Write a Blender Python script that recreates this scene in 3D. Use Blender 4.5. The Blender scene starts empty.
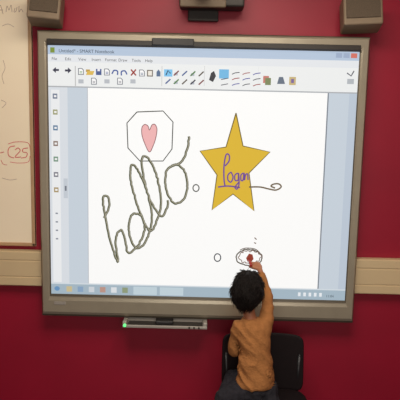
import bpy, bmesh, math, random
import numpy as np
from mathutils import Vector, Matrix, noise, Euler
random.seed(4)
sc=bpy.context.scene
col=sc.collection
F=500.0
# ---------------- camera fit to the board's four corners
W=1.6; Z0=0.80; YF=-0.11
pix=np.array([[35,28],[370,38],[355,325],[43,315]],float)
def rot(y,p,r):
    return (Matrix.Rotation(y,3,'Z')@Matrix.Rotation(math.pi/2+p,3,'X')@Matrix.Rotation(r,3,'Z'))
def proj(par):
    cx,cy,cz,y,p,r,H=par
    R=rot(y,p,r).transposed()
    out=[]
    for X,Z in((-W/2,Z0+H),(W/2,Z0+H),(W/2,Z0),(-W/2,Z0)):
        v=R@(Vector((X,YF,Z))-Vector((cx,cy,cz)))
        out+= [200+F*v.x/-v.z, 200-F*v.y/-v.z]
    return np.array(out)
par=np.array([0,-2.6,1.65,0,-0.12,0.03,1.4])
for it in range(15):
    r0=proj(par)-pix.ravel()
    J=np.zeros((8,7))
    for k in range(7):
        q=par.copy();q[k]+=1e-5
        J[:,k]=(proj(q)-pix.ravel()-r0)/1e-5
    par=par-np.linalg.lstsq(J,r0,rcond=None)[0]
CX,CY,CZ,YA,PI_,RO,H=[float(v) for v in par]
CAMR=rot(YA,PI_,RO); CAMP=Vector((CX,CY,CZ))
cd=bpy.data.cameras.new("camera"); cam=bpy.data.objects.new("camera",cd); col.objects.link(cam)
cam.matrix_world=Matrix.Translation(CAMP)@CAMR.to_4x4()
cd.lens=F/400*36; cd.sensor_width=36; cd.clip_start=0.05
sc.camera=cam
def Q(px,py,y):
    d=CAMR@Vector(((px-200)/F,-(py-200)/F,-1))
    t=(y-CY)/d.y
    return CAMP+d*t
# ---------------- materials
def mat(name,c,rough=.6,metal=0,emis=0,noise_amt=0,nscale=20,bump=0,bscale=80,spec=None):
    m=bpy.data.materials.new(name);m.use_nodes=True
    nt=m.node_tree;b=nt.nodes["Principled BSDF"]
    b.inputs["Base Color"].default_value=(*c,1);b.inputs["Roughness"].default_value=rough
    b.inputs["Metallic"].default_value=metal
    if spec is not None:b.inputs["Specular IOR Level"].default_value=spec
    if emis:
        b.inputs["Emission Color"].default_value=(*c,1);b.inputs["Emission Strength"].default_value=emis
    if noise_amt or bump: tc=nt.nodes.new("ShaderNodeTexCoord")
    if noise_amt:
        n=nt.nodes.new("ShaderNodeTexNoise");n.inputs["Scale"].default_value=nscale
        n.inputs["Detail"].default_value=4
        nt.links.new(tc.outputs["Object"],n.inputs["Vector"])
        r=nt.nodes.new("ShaderNodeValToRGB")
        r.color_ramp.elements[0].position=.3;r.color_ramp.elements[1].position=.7
        r.color_ramp.elements[0].color=(*[x*(1-noise_amt) for x in c],1)
        r.color_ramp.elements[1].color=(*[min(1,x*(1+noise_amt)) for x in c],1)
        nt.links.new(n.outputs["Fac"],r.inputs["Fac"]);nt.links.new(r.outputs["Color"],b.inputs["Base Color"])
    if bump:
        n=nt.nodes.new("ShaderNodeTexNoise");n.inputs["Scale"].default_value=bscale
        nt.links.new(tc.outputs["Object"],n.inputs["Vector"])
        bp=nt.nodes.new("ShaderNodeBump");bp.inputs["Strength"].default_value=bump;bp.inputs["Distance"].default_value=.01
        nt.links.new(n.outputs["Fac"],bp.inputs["Height"]);nt.links.new(bp.outputs["Normal"],b.inputs["Normal"])
    return m
def srgb(r,g,b):
    f=lambda v:(v/255/12.92 if v/255<=.04045 else ((v/255+.055)/1.055)**2.4)
    return(f(r),f(g),f(b))
M_wall=mat("crimson_paint",srgb(150,8,42),.5,noise_amt=.07,nscale=3,bump=.08,bscale=250)
M_ceil=mat("ceiling_paint",(.7,.68,.63),.9,noise_amt=.03)
M_floor=mat("carpet",(.06,.06,.08),.95,noise_amt=.3,nscale=200,bump=.3,bscale=400)
M_frame=mat("frame_grey",srgb(164,155,136),.3,metal=.35,noise_amt=.04,nscale=15)
M_frame2=mat("frame_edge",srgb(92,85,72),.4,metal=.2,noise_amt=.04)
M_frameshadow=mat("frame_shadow",srgb(44,40,36),.5,noise_amt=.05)
M_silver=mat("silver_plastic",srgb(165,160,152),.35,metal=.2,noise_amt=.03)
M_black=mat("black_plastic",(.016,.015,.016),.4,noise_amt=.1)
M_dgrey=mat("dark_grey_metal",(.045,.040,.036),.5,metal=.2,noise_amt=.1,spec=.3)
M_beige=mat("beige_plastic",srgb(128,111,90),.6,noise_amt=.05)
M_grille=mat("speaker_grille",srgb(92,79,64),.8,noise_amt=.2,nscale=300,bump=.4,bscale=600)
M_trunk=mat("cream_plastic",srgb(210,188,148),.5,noise_amt=.03,nscale=5)
M_wb=mat("whiteboard_enamel",srgb(255,240,212),.3,noise_amt=.02,nscale=4)
M_wbf=mat("tan_trim",srgb(190,154,116),.5,noise_amt=.06)
M_chair=mat("chair_plastic",(.008,.0042,.0050),.65,noise_amt=.1,bump=.1,bscale=300,spec=.18)
M_steel=mat("dark_steel",(.03,.03,.033),.4,metal=.7,noise_amt=.05)
M_skin=mat("skin",srgb(164,106,74),.55,noise_amt=.05,nscale=30)
M_hair=mat("black_hair",(.009,.006,.005),.6,noise_amt=.5,nscale=120,bump=.4,bscale=160,spec=.25)
M_shirt=mat("orange_knit",srgb(156,105,62),.9,noise_amt=.12,nscale=40,bump=.35,bscale=120,spec=.12)
M_trs=mat("dark_denim",srgb(38,37,43),.9,noise_amt=.25,nscale=70,bump=.3,bscale=200,spec=.2)
M_shoe=mat("shoe_black",(.02,.02,.022),.5,noise_amt=.1)
M_eye=mat("eye_white",(.8,.78,.75),.2,noise_amt=.02)
M_iris=mat("eye_iris",(.05,.02,.01),.2,noise_amt=.1)
M_redpen=mat("red_plastic",srgb(160,30,26),.4,noise_amt=.05)
M_led=mat("green_led",(.1,.8,.2),.4,emis=1.5)
# ---------------- helpers
def link(o,parent=None):
    col.objects.link(o)
    if parent is not None:
        o.parent=parent
        o.matrix_parent_inverse=parent.matrix_basis.inverted()
    return o
def mesh_obj(name,verts,faces,mats,parent=None,idx=None,smooth=False):
    me=bpy.data.meshes.new(name);me.from_pydata([tuple(v) for v in verts],[],faces)
    for m in (mats if isinstance(mats,list) else [mats]):me.materials.append(m)
    if idx:
        for p,i in zip(me.polygons,idx):p.material_index=i
    if smooth:
        for p in me.polygons:p.use_smooth=True
    me.update()
    o=bpy.data.objects.new(name,me);return link(o,parent)
def tag(o,label,cat,group=None):
    o["label"]=label;o["category"]=cat
    if group:o["group"]=group
def empty(name,loc,label,cat,group=None):
    e=bpy.data.objects.new(name,None);e.empty_display_size=.05;e.location=loc;col.objects.link(e);tag(e,label,cat,group);return e
def add_box(bm,x0,x1,y0,y1,z0,z1,bev=0,mi=0,seg=2,M=None):
    t=bmesh.new();bmesh.ops.create_cube(t,size=1)
    for v in t.verts:
        v.co=Vector(((x0+x1)/2+v.co.x*(x1-x0),(y0+y1)/2+v.co.y*(y1-y0),(z0+z1)/2+v.co.z*(z1-z0)))
    if bev:bmesh.ops.bevel(t,geom=t.edges[:],offset=bev,segments=seg,profile=.6,affect='EDGES')
    if M is not None:bmesh.ops.transform(t,matrix=M,verts=t.verts[:])
    for f in t.faces:f.material_index=mi
    merge(bm,t)
def merge(bm,t):
    mp={}
    for v in t.verts:mp[v]=bm.verts.new(v.co)
    for f in t.faces:
        try:
            nf=bm.faces.new([mp[v] for v in f.verts]);nf.material_index=f.material_index;nf.smooth=f.smooth
        except ValueError:pass
    t.free()
def add_cyl(bm,p0,p1,r0,r1=None,seg=20,mi=0):
    p0=Vector(p0);p1=Vector(p1);r1=r0 if r1 is None else r1
    t=bmesh.new();d=p1-p0
    bmesh.ops.create_cone(t,cap_ends=True,segments=seg,radius1=r0,radius2=r1,depth=d.length)
    q=d.to_track_quat('Z','Y').to_matrix().to_4x4()
    bmesh.ops.transform(t,matrix=Matrix.Translation((p0+p1)/2)@q,verts=t.verts[:])
    for f in t.faces:f.material_index=mi;f.smooth=len(f.verts)==4
    merge(bm,t)
def add_ell(bm,c,r,M=None,mi=0,seg=24):
    t=bmesh.new();bmesh.ops.create_uvsphere(t,u_segments=seg,v_segments=seg//2,radius=1)
    m=Matrix.Translation(Vector(c))@(M.to_4x4() if M is not None else Matrix.Identity(4))@Matrix.Diagonal((*r,1))
    bmesh.ops.transform(t,matrix=m,verts=t.verts[:])
    for f in t.faces:f.material_index=mi;f.smooth=True
    merge(bm,t)
def bm_obj(bm,name,mats,parent=None,smooth=None):
    bmesh.ops.recalc_face_normals(bm,faces=bm.faces[:])
    me=bpy.data.meshes.new(name);bm.to_mesh(me);bm.free()
    for m in (mats if isinstance(mats,list) else [mats]):me.materials.append(m)
    if smooth is not None:
        for p in me.polygons:p.use_smooth=smooth
    o=bpy.data.objects.new(name,me);return link(o,parent)
def chain(bm,pts,rad,seg=20):
    for i in range(len(pts)):
        add_ell(bm,pts[i],(rad[i],)*3,seg=seg)
        if i:add_cyl(bm,pts[i-1],pts[i],rad[i-1],rad[i],seg=seg)
def loft(bm,rings,seg=36):
    R=[]
    for c,rx,ry in rings:
        R.append([bm.verts.new((c[0]+rx*math.cos(2*math.pi*i/seg),c[1]+ry*math.sin(2*math.pi*i/seg),c[2])) for i in range(seg)])
    for a,b in zip(R,R[1:]):
        for i in range(seg):bm.faces.new((a[i],a[(i+1)%seg],b[(i+1)%seg],b[i]))
    bm.faces.new(R[0]);bm.faces.new(R[-1])
def remeshed(bm,name,mats,vox,parent=None,smooth=4,fac=.5):
    o=bm_obj(bm,name,mats)
    md=o.modifiers.new("r",'REMESH');md.mode='VOXEL';md.voxel_size=vox;md.use_smooth_shade=True
    ms=o.modifiers.new("s",'SMOOTH');ms.factor=fac;ms.iterations=smooth
    dg=bpy.context.evaluated_depsgraph_get();dg.update()
    me=bpy.data.meshes.new_from_object(o.evaluated_get(dg))
    o.modifiers.clear();old=o.data;o.data=me;bpy.data.meshes.remove(old);me.name=name
    for p in me.polygons:p.use_smooth=True
    if parent is not None:
        o.parent=parent;o.matrix_parent_inverse=parent.matrix_basis.inverted()
    return o
# ---------------- room
def struct(name,x0,x1,y0,y1,z0,z1,m):
    bm=bmesh.new();add_box(bm,x0,x1,y0,y1,z0,z1);o=bm_obj(bm,name,m);o["kind"]="structure";return o
struct("wall_back",-2.6,2.6,0,.1,0,2.8,M_wall)
struct("wall_left",-2.7,-2.6,-3.6,.1,0,2.8,M_wall)
struct("wall_right",2.6,2.7,-3.6,.1,0,2.8,M_wall)
struct("floor",-2.7,2.7,-3.6,.1,-.1,0,M_floor)
struct("ceiling",-2.7,2.7,-3.6,.1,2.8,2.9,M_ceil)
struct("baseboard_back",-2.6,2.6,-.018,0,0,.1,M_trunk)
# ---------------- interactive whiteboard
board=empty("interactive_whiteboard",(0,-.06,Z0),"large interactive whiteboard showing projected drawing, mounted on crimson wall","whiteboard")
YS=-.100
tl,tr,br,bl=Q(47,44,YS),Q(358,53,YS),Q(346,303,YS),Q(52,291,YS)
sx0=(tl.x+bl.x)/2;sx1=(tr.x+br.x)/2;sz1=(tl.z+tr.z)/2;sz0=(bl.z+br.z)/2
prof=[(0,-.06),(0,-.096),(.10,-.103),(.22,-.110),(.72,-.11),(.86,-.106),(.90,-.106),(1,-.103),(1,-.09)]
vs=[];fs=[];fi=[]
O=[(-W/2,Z0),(W/2,Z0),(W/2,Z0+H),(-W/2,Z0+H)];I=[(sx0,sz0),(sx1,sz0),(sx1,sz1),(sx0,sz1)]
for t,y in prof:
    for o_,i_ in zip(O,I):vs.append((o_[0]*(1-t)+i_[0]*t,y,o_[1]*(1-t)+i_[1]*t))
n=len(prof)
for k in range(n):
    for j in range(4):
        a=k*4+j;b=k*4+(j+1)%4;c=((k+1)%n)*4+(j+1)%4;d=((k+1)%n)*4+j
        fs.append((a,b,c,d));fi.append(1 if k in(0,1,6,7) else 0)
fr=mesh_obj("frame",vs,fs,[M_frame,M_frame2],board,fi);fr["label"]="silver-taupe metal surround"
bm=bmesh.new()
add_box(bm,sx0-.01,sx1+.01,-.0985,-.065,sz0-.01,sz1+.01)
bm_obj(bm,"back_panel",M_silver,board)
for x in(-.46,.46):
    bm=bmesh.new();add_box(bm,x-.04,x+.04,-.062,0,Z0+H-.2,Z0+H-.12,.004);bm_obj(bm,"wall_bracket",M_steel,board)
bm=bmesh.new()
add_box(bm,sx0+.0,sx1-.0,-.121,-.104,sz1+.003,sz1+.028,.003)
bm_obj(bm,"top_shadow_strip",M_frameshadow,board)  # added dark strip standing in for shadow along the frame's inner top edge
# ---- display
SM=[];SMi={}
def smat(rgb,e=1.04):
    k=(rgb,e)
    if k not in SMi:
        c=srgb(*rgb);m=bpy.data.materials.new("projected_%d_%d_%d"%rgb);m.use_nodes=True
        nt=m.node_tree;b_=nt.nodes["Principled BSDF"]
        b_.inputs["Base Color"].default_value=(*[x*.10 for x in c],1);b_.inputs["Roughness"].default_value=.5
        b_.inputs["Specular IOR Level"].default_value=.2
        b_.inputs["Emission Color"].default_value=(*c,1);b_.inputs["Emission Strength"].default_value=e
        SMi[k]=len(SM);SM.append(m)
    return SMi[k]
DV=[];DF=[];DI=[]
def dpoly(pts,layer,rgb):
    b0=len(DV);
    for x,z in pts:DV.append((x,YS-.00025*layer,z))
    DF.append(tuple(range(b0,b0+len(pts))));DI.append(smat(rgb))
def uv(u,v):return(sx0+(sx1-sx0)*u,sz1-(sz1-sz0)*v)
def urect(u0,u1,v0,v1,layer,rgb):
    dpoly([uv(u0,v1),uv(u1,v1),uv(u1,v0),uv(u0,v0)],layer,rgb)
def S(px,py):
    p=Q(px,py,YS);return(p.x,p.z)
def catmull(p,n=8,closed=False):
    out=[];N=len(p)
    rng=range(N if closed else N-1)
    for i in rng:
        g=(lambda k:p[k%N]) if closed else (lambda k:p[max(0,min(N-1,k))])
        p0,p1,p2,p3=g(i-1),g(i),g(i+1),g(i+2)
        for j in range(n):
            t=j/n
            out.append(tuple(.5*((2*p1[k])+(-p0[k]+p2[k])*t+(2*p0[k]-5*p1[k]+4*p2[k]-p3[k])*t*t+(-p0[k]+3*p1[k]-3*p2[k]+p3[k])*t**3) for k in(0,1)))
    out.append(tuple(p[0] if closed else p[-1]))
    return out
def ribbon_pts(pts,w):
    L=[];R=[];n=len(pts)
    for i in range(n):
        a=Vector(pts[max(0,i-1)]);b=Vector(pts[min(n-1,i+1)])
        d=(b-a);d=d.normalized() if d.length>1e-9 else Vector((1,0));nn=Vector((-d.y,d.x))*w/2
        c=Vector(pts[i]);L.append(c+nn);R.append(c-nn)
    return[(R[i],R[i+1],L[i+1],L[i]) for i in range(n-1)]
PXM=1.6/324
def stroke(pts,w,layer,rgb,smooth=True,closed=False,shake=0):
    p=catmull(pts,8,closed) if smooth else (pts+[pts[0]] if closed else pts)
    if shake:p=[(x+shake*noise.noise(Vector((x*.35,y*.35,1))),y+shake*noise.noise(Vector((x*.35,y*.35,9)))) for x,y in p]
    for q in ribbon_pts([S(*k) for k in p],w*PXM):
        dpoly([tuple(v) for v in q],layer,rgb)
def textpolys(s,size):
    cu=bpy.data.curves.new("t",'FONT');cu.body=s;cu.size=size
    o=bpy.data.objects.new("t",cu);col.objects.link(o)
    dg=bpy.context.evaluated_depsgraph_get();dg.update()
    me=bpy.data.meshes.new_from_object(o.evaluated_get(dg))
    r=([tuple(v.co) for v in me.vertices],[tuple(p.vertices) for p in me.polygons])
    bpy.data.objects.remove(o);bpy.data.meshes.remove(me);return r
def dtext(s,u,v,size,layer,rgb):
    V,Fc=textpolys(s,size);x,z=uv(u,v);b0=len(DV)
    for q in V:DV.append((x+q[0],YS-.00025*layer,z+q[1]))
    for f in Fc:DF.append(tuple(b0+k for k in f));DI.append(smat(rgb))
urect(0,1,0,1,0,(188,198,208))
urect(0,1,0,.034,1,(172,188,208))
dtext("Untitled* - SMART Notebook",.035,.026,.022,2,(50,58,74))
urect(.008,.022,.008,.028,2,(120,140,60))
for i,c in enumerate([(150,165,190),(150,165,190),(200,110,98)]):
    urect(.925+i*.024,.945+i*.024,.006,.024,2,c)
urect(0,1,.034,.062,1,(216,219,223))
for i,s in enumerate(["File","Edit","View","Insert","Format","Draw","Tools","Help"]):
    dtext(s,.012+i*.043,.056,.019,2,(60,60,64))
urect(0,1,.062,.158,1,(224,226,226))
urect(0,1,.155,.16,2,(165,168,172))
def prect(x0,x1,y0,y1,layer,c):
    a0=S(x0,y1);a1=S(x1,y0);dpoly([(a0[0],a0[1]),(a1[0],a0[1]),(a1[0],a1[1]),(a0[0],a1[1])],layer,c)
def arrow(x,y,c,d=1):
    dpoly([S(x-3*d,y+1),S(x,y+1),S(x,y+3),S(x+3.5*d,y),S(x,y-3),S(x,y-1),S(x-3*d,y-1)],5,c)
arrow(56,70,(60,60,76),-1);arrow(68,70.5,(60,60,76))
def page_icon(x,y,c):
    dpoly([S(x-2.8,y+3.4),S(x+2.8,y+3.4),S(x+2.8,y-1.6),S(x+1,y-3.4),S(x-2.8,y-3.4)],3,(90,96,108))
    dpoly([S(x-2.1,y+2.7),S(x+2.1,y+2.7),S(x+2.1,y-1.2),S(x+.7,y-2.7),S(x-2.1,y-2.7)],4,(236,236,236))
    stroke([(x-1.3,y+.2),(x+1.3,y+.2)],.6,5,c,False);stroke([(x-1.3,y+1.5),(x+1.3,y+1.5)],.6,5,c,False)
page_icon(81,71.5,(90,150,70))
dpoly([S(86,75),S(93,75),S(94.5,71),S(87.5,71)],4,(210,176,84));prect(86,90,69.5,72,3,(180,146,64))
prect(96,101.5,69,75,3,(76,92,140));prect(97.5,100,69,71.2,4,(225,225,230))
page_icon(107,72,(70,90,150))
stroke([(112,74),(114,70.5),(117.5,71.2),(117.5,75)],1.3,4,(70,90,150))
stroke([(127,74.5),(125,71),(121.5,71.7),(121.5,75.5)],1.3,4,(70,90,150))
stroke([(131,69.5),(136,75.5)],1.4,4,(150,60,56),False);stroke([(136,69.5),(131,75.5)],1.4,4,(150,60,56),False)
page_icon(142,73,(60,90,130))
prect(147,153,70,76.5,3,(110,100,90));prect(148,152,71,75.5,4,(225,220,210))
dpoly([S(156.5,76.5),S(160.5,76.5),S(160.5,72),S(158.5,69.5),S(156.5,72)],3,(90,110,140))
for k in range(5):
    x=81+k*13;page_icon(x,81.2,(120,120,130)) if k%2 else prect(x-2.6,x+2.6,79.4,83.4,3,(176,180,186))
prect(164,172.5,69.5,76.5,3,(120,186,226));stroke([(166,75.2),(168,70.5),(170.6,73.5)],1,4,(40,40,60),False)
for r_ in range(2):
    for k in range(5):
        if r_==0 and k==0:continue
        x=168+k*8.3;y=73+r_*8.5+k*.25
        c=[(60,60,70),(120,60,60),(70,90,140),(80,120,70),(90,80,70)][(k+r_*2)%5]
        stroke([(x-2.5,y+2.2),(x+2.5,y-2.4)],1.3,4,c,False)
        if k%2:prect(x-2,x+1.5,y-.5,y+2.2,3,(170,175,185))
dpoly([S(209,80),S(211,73),S(214,71),S(216,76),S(213,82)],4,(60,60,64))
prect(219,229,69.5,78.5,3,(110,175,215))
for r_ in range(3):
    for k in range(3):
        x=232+k*10.5;y=73+r_*5.6+k*.3
        stroke([(x,y+1.3),(x+3,y),(x+7.5,y-.6)],.8,4,[(60,60,70),(150,60,60),(70,70,150)][(r_+k)%3])
for r_ in(1,2):stroke([(221,73+r_*5.6+1),(228,73+r_*5.6-.4)],.8,4,(80,80,90),False)
prect(263,269,76,83,3,(190,120,110));prect(265,271,78,85,4,(120,130,90))
dpoly([S(277,84),S(279,77),S(283,77),S(285,84)],4,(100,110,125));prect(289,296,77,85,3,(190,170,120));prect(291,294,79,83,4,(120,100,150))
stroke([(347,73),(351,76),(354,71)],1.2,4,(80,80,90),False);prect(347,354,79,84,3,(170,175,180))
for x in(75,161.5,204,258,274):prect(x,x+.8,66,86,3,(180,180,180))
urect(0,.062,.16,.958,1,(205,210,216))
urect(.008,.036,.17,.95,2,(222,224,226))
for k in range(7):
    v=.185+k*.062
    urect(.014,.029,v,v+.020,3,[(110,120,140),(150,150,110),(90,120,150),(130,110,100),(110,140,120),(120,120,130),(160,140,100)][k])
    urect(.018,.026,v+.006,v+.014,4,(228,228,228))
for k in range(4):urect(.018,.026,.66+k*.035,.666+k*.035,3,(130,135,145))
urect(.046,.060,.52,.60,2,(185,192,200));urect(.05,.056,.55,.57,3,(110,115,125))
urect(.128,.905,.160,.958,1,(239,239,238))
urect(.905,.909,.160,.958,2,(120,126,136));urect(.126,.128,.160,.958,2,(165,170,178))
urect(.975,1,.160,.958,1,(178,189,202))
urect(0,1,.955,1,2,(156,174,186))
urect(0,1,.953,.958,3,(200,208,214))
c0=uv(.02,.98);c0=(c0[0],c0[1]+.003)
dpoly([(c0[0]+.014*math.cos(a*.5236),c0[1]+.012*math.sin(a*.5236)) for a in range(12)],4,(100,140,180))
for i,c in enumerate([(192,178,138),(130,156,184),(194,200,206),(178,140,128),(208,212,216),(136,148,118)]):
    urect(.052+i*.038,.071+i*.038,.967,.990,4,c)
urect(.28,.36,.962,.996,3,(182,198,206));urect(.37,.45,.962,.996,3,(182,198,206))
dtext("11:04",.935,.988,.018,4,(60,70,80))
for i in range(5):urect(.84+i*.018,.849+i*.018,.970,.986,4,(218,222,226))
# drawings
OUT=(58,58,50)
oc=[(137,112),(163,111),(173,122),(172,149),(163,161),(140,161),(128,148),(127,123)]
stroke(oc,1.0,6,OUT,False,True)
ht=[(149.5,152),(145,144),(142,135),(142,127.5),(144.8,124.5),(148,126),(149.5,130),(152,125),(155,124.5),(157,129),(156,137),(153.5,145)]
hp=catmull(ht,4,True)[:-1]
cen=S(149.5,136)
hs=[S(*p) for p in hp]
for i in range(len(hs)):dpoly([cen,hs[i],hs[(i+1)%len(hs)]],5,(226,172,172))
stroke(ht,.8,6,(140,92,94),True,True)
st=[(236,113),(243,146),(270,152),(249,173),(254,211),(233,194),(212,210),(217,175),(200,151),(226,147)]
ss=[S(*p) for p in st];cen=S(234,165)
for i in range(10):dpoly([cen,ss[i],ss[(i+1)%10]],5,(208,172,52))
stroke(st,1.1,6,(110,92,38),False,True)
hello=[(104,218),(109,207),(108,197),(103,198),(105,215),(111,243),(118,262),(116,247),(116.5,236),(121,230),(125,239),(127.5,252),
(132,252),(140,242),(145,228),(141,216),(133,214),(129,223),(130,237),(135,247),(141,247),(147,238),
(152,220),(149,198),(142,178),(135,166),(130.5,167),(131,182),(137,204),(145,224),(150,231),(155,225),
(161,206),(159,186),(154,168),(146.5,157),(142,159),(143.5,176),(149,197),(157,212),(162,216),(167,208),(168,200)]
oo=[(175,165),(168,169),(165,181),(168,195),(174,203),(182,201),(187,190),(186,175),(180,166),(174,165),(169,168)]
tail=[(174,165),(180,163),(185,156),(188,146),(189,136)]
for seq in(hello,oo,tail):
    stroke(seq,2.4,6,(78,82,58),shake=.9)
    stroke([(x+.35,y-.3) for x,y in seq],.8,7,(158,152,134),shake=.9)
LP=(110,76,142)
stroke([(225,166),(229,161),(229,155),(226,155),(224,166),(224,179),(225,186)],1.5,8,LP)
stroke([(231,172),(228,175),(228,180),(231,182),(233,177),(231,172)],1.4,8,LP)
stroke([(238,173),(235,175),(235,180),(238,180),(238.5,173),(239,184),(237,189),(235,187),(239,182)],1.4,8,LP)
stroke([(243.5,173),(241,175),(241,180),(243,180),(244,173),(244.5,180),(245.5,175),(247.5,174),(248,180)],1.4,8,LP)
stroke([(218,187),(228,186),(240,187.5)],1.5,8,LP)
stroke([(249,187),(260,187),(269,189),(276,190),(281,187),(279,184),(274,184),(271,186),(275,188)],1.5,7,(108,92,70))
def circ(cx,cy,rx,ry,n=14,ph=0):return[(cx+rx*math.cos(2*math.pi*i/n+ph),cy+ry*math.sin(2*math.pi*i/n+ph)) for i in range(n)]
stroke(circ(196,188,3,3.4),1.1,6,(70,70,64),True,True)
stroke(circ(217.5,257.5,3.2,3.8),1.1,6,(60,62,70),True,True)
stroke(circ(249,257.5,13,8),1.2,6,(84,76,64),True,True,shake=1)
stroke(circ(250,257,11,6.2),.8,7,(112,84,70),True,True,shake=2)
stroke([(240,250),(246,248),(255,249),(260,253)],.9,7,(96,80,68))
dpoly([S(*p) for p in [(246,258),(247.5,261.5),(251,262),(253.5,259),(252.5,254.5),(249,253.5)]],8,(140,58,42))
stroke([(254.5,237.5),(256.5,239.5)],1.0,7,(104,80,64))
stroke([(254,242.5),(256,243.5)],1.0,7,(104,80,64))
disp=mesh_obj("display_screen",DV,DF,SM,board,DI)
disp["label"]="projected page with hello, heart in octagon and gold star"
# pen tray
tray=bmesh.new();a=Q(123,318,-.13);b=Q(207,330,-.13)
tz1=Z0+.002;tz0=Z0-.034
add_box(tray,a.x,b.x,-.150,-.075,tz0,tz0+.010,.003)
add_box(tray,a.x,b.x,-.085,-.07,tz0,tz1,.003)
add_box(tray,a.x,b.x,-.152,-.143,tz0,tz0+.014,.003)
add_box(tray,a.x,a.x+.02,-.147,-.08,tz0,tz1-.006,.004);add_box(tray,b.x-.02,b.x,-.147,-.08,tz0,tz1-.006,.004)
tr_=bm_obj(tray,"pen_tray",M_silver,board)
bm=bmesh.new();add_box(bm,a.x+.023,b.x-.023,-.142,-.086,tz0+.0095,tz0+.014,.002);bm_obj(bm,"tray_liner",M_dgrey,tr_)
bm=bmesh.new();add_box(bm,(a.x+b.x)/2-.05,(a.x+b.x)/2+.04,-.140,-.088,tz0+.014,tz0+.034,.006);bm_obj(bm,"eraser",M_black,tr_)
for k in range(3):
    bm=bmesh.new();x=b.x-.09+k*.024
    add_cyl(bm,(x,-.148,tz0+.008),(x,-.1555,tz0+.008),.005);bm_obj(bm,"button",M_dgrey,tr_)
bm=bmesh.new();add_cyl(bm,(a.x+.012,-.146,tz0+.012),(a.x+.012,-.155,tz0+.012),.007);bm_obj(bm,"status_light",M_led,tr_)
bm=bmesh.new();p=Q(60,303,-.11);add_box(bm,p.x-.03,p.x+.03,-.112,-.108,p.z-.008,p.z+.008,.001);bm_obj(bm,"badge",M_silver,board)
# ---------------- plain whiteboard
wb=empty("whiteboard",(-1.5,0,1.2),"plain cream whiteboard with faint marker writing and tan trim","whiteboard")
e=Q(33,120,-.02);zb=Q(20,246,-.02).z
x1=e.x;x0=x1-1.3;zt=2.45
M_ib=mat("marker_brown",srgb(186,164,148),.6,noise_amt=.1);M_ir=mat("marker_red",srgb(214,98,92),.6,noise_amt=.1)
WV=[(x0,-.016,zb),(x1,-.016,zb),(x1,-.016,zt),(x0,-.016,zt),(x0,-.001,zb),(x1,-.001,zb),(x1,-.001,zt),(x0,-.001,zt)]
WF=[(0,1,2,3),(5,4,7,6),(1,5,6,2),(4,0,3,7),(3,2,6,7),(4,5,1,0)];WI=[0]*6
def wst(pts,w,mi):
    p=catmull(pts,6)
    P=[]
    for k in p:
        q=Q(k[0],k[1],-.017);P.append((q.x,q.z))
    for q in ribbon_pts(P,w*PXM):
        b0=len(WV);WV.extend([(v[0],-.0166,v[1]) for v in q]);WF.append((b0,b0+1,b0+2,b0+3));WI.append(mi+1)
wst([(-3,14),(0,5),(3,14)],.6,0);wst([(-1,10),(3,10)],.6,0)
wst([(6,12),(7,6),(9,10),(11,5),(12,12)],.6,0);wst([(15,8),(14,12),(16,11),(17,7)],.6,0);wst([(19,6),(19,12),(21,9),(23,12)],.6,0)
wst([(2,26),(8,24),(14,27)],.5,0)
wst([(15,146),(10,147),(8,151),(9,156),(14,158)],.9,1)
wst([(15,150),(18,148),(20,151),(15,157),(21,157)],.9,1)
wst([(28,148),(23,149),(23,152),(27,153),(26,157),(21,158)],.9,1)
wst([(8,144),(15,142),(24,142),(29,144),(30.5,152)],.7,1);wst([(30,156),(28,162),(18,163),(10,162)],.6,1)
wst([(0,153),(4,152)],.8,1);wst([(1,160),(3,164),(7,165)],.6,1)
wst([(2,178),(10,180),(17,179)],.5,0);wst([(3,60),(5,68),(2,76),(4,84)],.5,0);wst([(1,100),(6,103),(2,108)],.5,0)
pan=mesh_obj("panel",WV,WF,[M_wb,M_ib,M_ir],wb,WI)
bm=bmesh.new()
for bx in((x1-.018,x1,zb,zt),(x0,x0+.018,zb,zt),(x0,x1,zb,zb+.018),(x0,x1,zt-.018,zt)):
    add_box(bm,bx[0],bx[1],-.022,-.001,bx[2],bx[3],.004)
bm_obj(bm,"frame",M_wbf,wb)
# ---------------- trunking
z1a=Q(15,248,-.05).z;z0a=Q(15,282,-.05).z;z1b=Q(385,263,-.05).z;z0b=Q(385,298,-.05).z
tz1=(z1a+z1b)/2;tz0=(z0a+z0b)/2
tk=bmesh.new()
add_box(tk,-2.58,2.58,-.05,-.002,tz0,tz1,.004)
add_box(tk,-2.58,2.58,-.053,-.045,tz0+.004,tz0+.045,.002);add_box(tk,-2.58,2.58,-.053,-.045,tz1-.045,tz1-.004,.002)
add_box(tk,-2.58,2.58,-.0525,-.045,tz0+.052,tz1-.052,.002)
o=bm_obj(tk,"cable_trunking",M_trunk);tag(o,"cream plastic dado cable trunking running along crimson wall","trunking")
# ---------------- speakers
def speaker(pxs,ang,label):
    y=-.12
    c=Q(pxs[0],pxs[1],y);w,h=pxs[2],pxs[3]
    e=empty("wall_speaker",(c.x,0,c.z),label,"speaker","wall speakers above the board")
    M=Matrix.Translation(c)@Matrix.Rotation(ang[0],4,'X')@Matrix.Rotation(ang[1],4,'Z')@Matrix.Rotation(ang[2],4,'Y')
    bm=bmesh.new();add_box(bm,-w/2,w/2,-.05,.06,-h/2,h/2,.01,M=M,seg=3);bm_obj(bm,"cabinet",M_beige,e)
    bm=bmesh.new();add_box(bm,-w/2+.012,w/2-.012,-.056,-.045,-h/2+.03,h/2-.012,.004,M=M);bm_obj(bm,"grille",M_grille,e)
    bm=bmesh.new();add_box(bm,c.x-.02,c.x+.02,-.008,-.001,c.z-.05,c.z+.05,.002);add_cyl(bm,(c.x,-.006,c.z),(c.x,-.09,c.z),.012);bm_obj(bm,"bracket",M_black,e)
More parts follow.
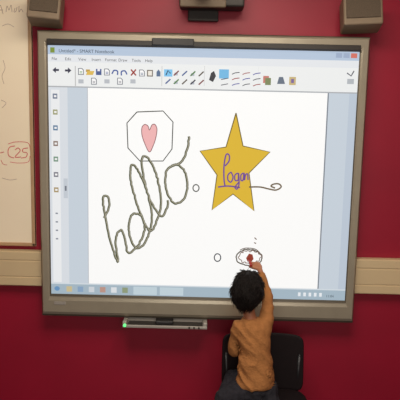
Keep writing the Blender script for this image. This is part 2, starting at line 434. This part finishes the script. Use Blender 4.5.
speaker((46,8,.150,.145),(-.22,.12,.03),"brown-grey box speaker tilted down beside the plain whiteboard")
speaker((361,14,.178,.145),(-.22,-.1,-.02),"brown-grey box speaker tilted down above the board corner")
# ---------------- projector arm
c=Q(202,20,-.06)
pj=empty("projector",(c.x,0,c.z),"dark grey projector arm mounted on wall above the interactive board","projector")
top=Q(206,8,-.13).z
bm=bmesh.new()
add_box(bm,c.x-.07,c.x+.08,-.025,0.0,top-.035,top+.10,.006)
bm_obj(bm,"wall_plate",M_dgrey,pj)
bm=bmesh.new()
add_box(bm,c.x-.11,c.x+.20,-.12,-.02,top+.012,top+.10,.014,seg=3)
bm_obj(bm,"housing",M_dgrey,pj)
bm=bmesh.new();add_box(bm,c.x-.105,c.x+.112,-.135,-.11,top+.004,top+.04,.008,seg=3);bm_obj(bm,"front_cover",M_beige,pj)
bm=bmesh.new()
add_box(bm,c.x-.05,c.x+.05,-1.0,-.11,top+.05,top+.12,.014,seg=3)
add_box(bm,c.x-.17,c.x+.17,-1.28,-.95,top+.03,top+.16,.03,seg=3)
bm_obj(bm,"boom_arm",M_beige,pj)
bm=bmesh.new();p=Q(173,42,-.12);add_box(bm,p.x-.10,p.x+.10,-.130,-.10,p.z-.018,p.z+.016,.004);bm_obj(bm,"sensor_bar",M_black,board)
# ---------------- chair
ZSEAT=Q(254,400,-.43).z-.035
cl=Q(222,350,-.2);cr=Q(303,350,-.2);ctop=Q(265,333,-.19).z
cxm=(cl.x+cr.x)/2;cw=cr.x-cl.x
chair=empty("chair",(cxm,-.4,0),"black plastic school chair under kneeling child, backed against crimson wall","chair")
def panel(name,fn,nu,nv,th,parent,m):
    V=[];Fc=[]
    for j in range(nv+1):
        for i in range(nu+1):V.append(fn(i/nu,j/nv))
    for j in range(nv):
        for i in range(nu):
            a=j*(nu+1)+i;Fc.append((a,a+1,a+nu+2,a+nu+1))
    o=mesh_obj(name,V,Fc,m,None,smooth=True)
    md=o.modifiers.new("s",'SOLIDIFY');md.thickness=th;md.offset=0
    md=o.modifiers.new("b",'BEVEL');md.width=th*.4;md.segments=3;md.limit_method='ANGLE'
    dg=bpy.context.evaluated_depsgraph_get();dg.update()
    me=bpy.data.meshes.new_from_object(o.evaluated_get(dg));o.modifiers.clear();o.data=me
    o.parent=parent;o.matrix_parent_inverse=parent.matrix_basis.inverted()
    return o
def superell(u,v,n=9):
    a=2*u-1;b=2*v-1
    m=max(abs(a),abs(b));
    if m<1e-6:return 0,0
    r=(abs(a/m)**n+abs(b/m)**n)**(1/n)
    return a/r,b/r
zb0=ZSEAT-.02
def backf(u,v):
    a,b=superell(u,v)
    z=(zb0+ctop)/2+b*(ctop-zb0)/2
    x=cxm+a*cw/2
    y=-.215+.035*((b+1)/2)+.0-.03*(a*a)
    return(x,y,z)
panel("backrest",backf,28,20,.014,chair,M_chair)
def seatf(u,v):
    a,b=superell(u,v,5)
    x=cxm+a*cw/2*1.0;y=-.42+b*.175
    z=ZSEAT-.007-.012*(1-a*a)*(1-b*b)+ (-.02*max(0,-b-.6))
    return(x,y,z)
panel("seat",seatf,24,24,.014,chair,M_chair)
hw=cw/2
for sx in(-1,1):
    for back in(0,1):
        bm=bmesh.new()
        if back:
            pts=[(cxm+sx*(hw+.005),-.12,0.0),(cxm+sx*(hw-.03),-.23,ZSEAT-.03),(cxm+sx*(hw-.02),-.222,ctop-.1)]
        else:
            pts=[(cxm+sx*(hw+.005),-.60,0.0),(cxm+sx*(hw-.03),-.52,ZSEAT-.03),(cxm+sx*(hw-.03),-.26,ZSEAT-.03)]
        chain(bm,[Vector(p)+Vector((0,0,.010 if i==0 else 0)) for i,p in enumerate(pts)],[.010]*3,12)
        bm_obj(bm,"leg",M_steel,chair)
# ---------------- child
pelv=Q(255.5,388,-.43);chest=Q(253.5,338,-.405);nb=Q(250.5,320,-.39);hc=Q(247.5,292,-.375)
shR=Q(266,322,-.39);elR=Q(267.5,296,-.295);wrR=Q(260,270,-.19)
shL=Q(239,327,-.395);elL=Q(234,351,-.37)
zs=ZSEAT
wrL=Vector((elL.x+.025,-.235,ctop+.010))
hipL=Vector((pelv.x-.042,-.43,zs+.08));hipR=Vector((pelv.x+.042,-.43,zs+.08))
knL=Vector((pelv.x-.085,-.28,zs+.052));knR=Vector((pelv.x+.060,-.28,zs+.052))
anL=Q(222,396,-.5);anL.z=zs+.04;anR=Vector((pelv.x+.075,-.50,zs+.035))
toL=anL+Vector((-.005,-.075,-.012));toR=anR+Vector((.01,-.075,-.012))
b=bmesh.new()
loft(b,[(pelv+Vector((0,0,-.035)),.05,.045),(pelv,.068,.062),(Q(255.5,365,-.42),.058,.052),(Q(254.5,350,-.41),.058,.052),(chest,.062,.050),(Q(252,325,-.395),.056,.043),(nb,.028,.028)])
chain(b,[nb,hc+Vector((0,.0,-.05))],[.028,.026])
chain(b,[chest+Vector((.02,0,.02)),shR,elR,wrR],[.036,.026,.019,.013])
chain(b,[chest+Vector((-.02,0,.02)),shL,elL,wrL],[.036,.026,.019,.013])
chain(b,[hipL,knL,anL,toL],[.052,.038,.024,.018]);chain(b,[hipR,knR,anR,toR],[.052,.038,.024,.018])
HR=Matrix.Rotation(-.30,3,'Z')@Matrix.Rotation(.06,3,'X')@Matrix.Rotation(.06,3,'Y')
def hp_(x,y,z):return hc+HR@Vector((x,y,z))
add_ell(b,hp_(0,-.008,.018),(.058,.074,.066),HR)
add_ell(b,hp_(0,.018,-.030),(.046,.050,.054),HR)
add_ell(b,hp_(0,.055,-.064),(.018,.016,.014),HR)
add_ell(b,hp_(.024,.046,-.030),(.020,.018,.020),HR);add_ell(b,hp_(-.024,.046,-.030),(.020,.018,.020),HR)
add_ell(b,hp_(0,.074,-.024),(.008,.011,.010),HR);add_ell(b,hp_(0,.070,-.008),(.006,.008,.018),HR)
add_ell(b,hp_(0,.064,-.046),(.017,.008,.005),HR);add_ell(b,hp_(0,.062,-.053),(.014,.008,.005),HR)
for s in(-1,1):
    add_ell(b,hp_(s*.060,-.004,-.012),(.008,.014,.019),HR);add_ell(b,hp_(s*.066,-.010,-.006),(.006,.010,.014),HR)
def hand(w,d,nrm,side,curl,bmx):
    d=d.normalized();side=(side-d*side.dot(d)).normalized();nrm=d.cross(side)*(1 if d.cross(side).dot(nrm)>0 else -1)
    pc=w+d*.026
    R=Matrix((side,d,nrm)).transposed()
    add_ell(bmx,pc,(.022,.030,.012),R);add_ell(bmx,pc+d*.012,(.022,.018,.011),R)
    tips=[]
    for k,(off,ln) in enumerate(((.017,.040),(.006,.045),(-.006,.042),(-.016,.033))):
        p=w+d*.042+side*off;pts=[w+d*.025+side*off*.8,p];a=0
        for s_,fr_ in enumerate((.45,.32,.23)):
            a+=curl[k]*(.7 if s_==0 else 1.0)
            dd=d*math.cos(a)+nrm*math.sin(a)
            p=p+dd*ln*fr_*1.1;pts.append(p)
        chain(bmx,pts,[.0072,.0070,.0064,.0058,.005],12);tips.append(p)
    th=[w+d*.012+side*.012,w+d*.026+side*.028+nrm*.004,w+d*.040+side*.034+nrm*.012,w+d*.050+side*.028+nrm*.020]
    chain(bmx,th,[.009,.0082,.007,.006],12)
    return tips
tip=Q(249,259,YS-.006)
dR=(Q(253,258,-.125)-wrR)
tips=hand(wrR,dR,Vector((-.4,.2,-1)),Vector((-1,0,.2)),(.45,.7,.85,.95),b)
tL=hand(wrL,Vector((.2,.9,.1)),Vector((0,.3,-1)),Vector((1,0,0)),(.7,.75,.75,.8),b)
person=remeshed(b,"person",[M_skin],.0034,None,4)
for v in person.data.vertices:
    if v.co.z>1.0 and v.co.y>YS-.004:v.co.y=YS-.004
tag(person,"kneeling child in orange-brown top reaching up to draw on board","person")
for s in(-1,1):
    bm=bmesh.new();add_ell(bm,hp_(s*.024,.0605,-.006),(.010,.007,.007),HR,0,16);add_ell(bm,hp_(s*.024,.0665,-.006),(.0045,.0022,.0045),HR,1,12)
    bm_obj(bm,"eye",[M_eye,M_iris],person)
# hair: thick cap plus locks
def hair_pt(n_,lift=1.0):
    th_=math.atan2(n_.x,-n_.y);sw=th_+.5*n_.z
    r=lift*(1+.10*noise.noise(Vector((math.sin(sw)*2.2,math.cos(sw)*2.2,n_.z*1.6+3)))+.05*noise.noise(Vector((math.sin(sw)*7,math.cos(sw)*7,n_.z*3.0))))
    low=max(0,-n_.z-.45)
    p=Vector((n_.x*.066,n_.y*.084,n_.z*.082 if n_.z>0 else n_.z*.094))*r
    p.x*=1+.06*max(0,1-abs(n_.z-.1)*1.6)-.18*low
    face=max(0,min(1,(n_.y-.25)/.2))*max(0,min(1,(.42-n_.z)/.2))
    ear=max(0,min(1,(n_.y+.10)/.2))*max(0,min(1,(-.20-n_.z)/.2))
    return p*(1-.38*max(face,ear)),max(face,ear)
OFFS=Vector((0,-.008,.014))
hb=bmesh.new();bmesh.ops.create_icosphere(hb,subdivisions=5,radius=1)
for v in hb.verts:
    v.co=hc+HR@(OFFS+hair_pt(v.co.normalized())[0])
for f in hb.faces:f.smooth=True
rnd=random.Random(7)
for i in range(1300):
    el=rnd.uniform(-.75,1.45);az=rnd.uniform(-math.pi,math.pi)
    L=rnd.uniform(.3,.65);sw=rnd.uniform(-.7,.7);lift=rnd.uniform(.99,1.05);flick=rnd.uniform(.0,.20)
    ctrs=[];K=5
    for k in range(K+1):
        t=k/K;e_=el-L*t;a_=az+sw*t
        e_=max(e_,-1.15)
        n_=Vector((math.sin(a_)*math.cos(e_),-math.cos(a_)*math.cos(e_),math.sin(e_)))
        p,fc=hair_pt(n_,lift+flick*t*t)
        if fc>.3:break
        ctrs.append(hc+HR@(OFFS+p))
    if len(ctrs)<3:continue
    w0=rnd.uniform(.0013,.0026);rings=[]
    m_=len(ctrs)
    for k,cc in enumerate(ctrs):
        d=(ctrs[min(k+1,m_-1)]-ctrs[max(k-1,0)]);
        if d.length<1e-7:d=Vector((0,0,-1))
        d.normalize();u_=d.cross(Vector((.3,.2,1))).normalized();v_=d.cross(u_)
        r_=w0*(1-.85*(k/(m_-1))**1.5)*(.6 if k==0 else 1)
        rings.append([hb.verts.new(cc+(u_*math.cos(q)+v_*math.sin(q))*r_) for q in(0,1.571,3.142,4.712)])
    for A,B in zip(rings,rings[1:]):
        for q in range(4):
            f=hb.faces.new((A[q],A[(q+1)%4],B[(q+1)%4],B[q]));f.smooth=True
    hb.faces.new(rings[0]);hb.faces.new(rings[-1])
hair=bm_obj(hb,"hair",M_hair,person);hair["label"]="short thick tousled black hair"
# shirt
b=bmesh.new()
hem=Q(255.5,384,-.43)
loft(b,[(hem,.084,.074),(hem+Vector((0,0,.012)),.086,.076),(Q(256,368,-.425),.078,.067),(Q(255,352,-.415),.072,.061),(chest+Vector((0,-.002,0)),.075,.059),(Q(252.5,326,-.40),.069,.051),(Q(250.5,318,-.392),.038,.036)])
chain(b,[chest+Vector((.03,0,.01)),shR,(shR+elR)/2+Vector((.003,0,0)),elR,wrR+(elR-wrR)*.22],[.043,.035,.029,.025,.018])
chain(b,[chest+Vector((-.03,0,.01)),shL,(shL+elL)/2+Vector((-.004,0,0)),elL,wrL+(elL-wrL)*.2],[.040,.034,.029,.027,.019])
shirt=remeshed(b,"shirt",[M_shirt],.0034,person,4)
shirt["label"]="orange-brown long-sleeved top"
for v in shirt.data.vertices:
    c_=v.co;nn=v.normal
    low=max(0,min(1,(chest.z-c_.z)/.10))
    wv=Vector((c_.x*8+noise.noise(c_*12)*.6,c_.y*7,(c_.z+c_.x*.9)*20))
    f1=1-abs(noise.noise(wv))*2.3
    w_=(f1-.4)*.0072*(.55+low*.6)+noise.noise(Vector((c_.x*16,c_.y*14,c_.z*8)))*.008*low
    v.co=c_+nn*w_
# trousers
b=bmesh.new()
loft(b,[(pelv+Vector((0,0,-.03)),.074,.068),(pelv,.077,.070),(Q(255.5,381,-.43),.072,.066)])
chain(b,[hipL,knL,anL+(knL-anL)*.08],[.066,.052,.038]);chain(b,[hipR,knR,anR+(knR-anR)*.08],[.062,.048,.036])
chain(b,[hipL,anL+Vector((.01,.03,.02))],[.066,.042]);chain(b,[hipR,anR+Vector((-.01,.03,.02))],[.060,.035])
tz=remeshed(b,"trousers",[M_trs],.004,person,5);tz["label"]="dark grey denim trousers"
for v in tz.data.vertices:
    c_=v.co;v.co=c_+v.normal*noise.noise(c_*40)*.006
    if v.co.z<ZSEAT+.003:v.co.z=ZSEAT+.003
for v in person.data.vertices:
    if v.co.z<ZSEAT+.005:v.co.z=ZSEAT+.005
for a_,t_ in((anL,toL),(anR,toR)):
    b=bmesh.new();chain(b,[a_,a_*.4+t_*.6,t_],[.029,.026,.022]);s_=remeshed(b,"shoe",[M_shoe],.004,person,4)
    for v in s_.data.vertices:
        if v.co.z<ZSEAT+.003:v.co.z=ZSEAT+.003
# pen
pn=bmesh.new();back=tip+(tips[0]+Vector((.0,-.01,.012))-tip).normalized()*.085
dd=(back-tip)
add_cyl(pn,tip,tip+dd*.1,.0025,.006,16);add_cyl(pn,tip+dd*.1,tip+dd*.95,.0065,.0065,16);add_cyl(pn,tip+dd*.95,back,.0065,.005,16)
o=bm_obj(pn,"pen",[M_redpen]);tag(o,"red marker pen held against the interactive board","pen")
# ---------------- light
def area(name,loc,rotn,sx,sy,e,c):
    l=bpy.data.lights.new(name,'AREA');l.shape='RECTANGLE';l.size=sx;l.size_y=sy;l.energy=e;l.color=c
    o=bpy.data.objects.new(name,l);o.location=loc;o.rotation_euler=rotn;col.objects.link(o)
area("ceiling_light",(0,-1.5,2.78),(0,0,0),1.3,.9,54,(1,.90,.76))
area("rear_light",(.3,-3.4,1.7),(math.radians(82),0,math.radians(4)),1.6,1.2,20,(1,.94,.86))  # area light behind the camera, aimed at the board wall; no window modelled
w=bpy.data.worlds.new("world");sc.world=w;w.use_nodes=True
w.node_tree.nodes["Background"].inputs[0].default_value=(.95,.88,.8,1);w.node_tree.nodes["Background"].inputs[1].default_value=.26
sc.view_settings.view_transform='Standard'
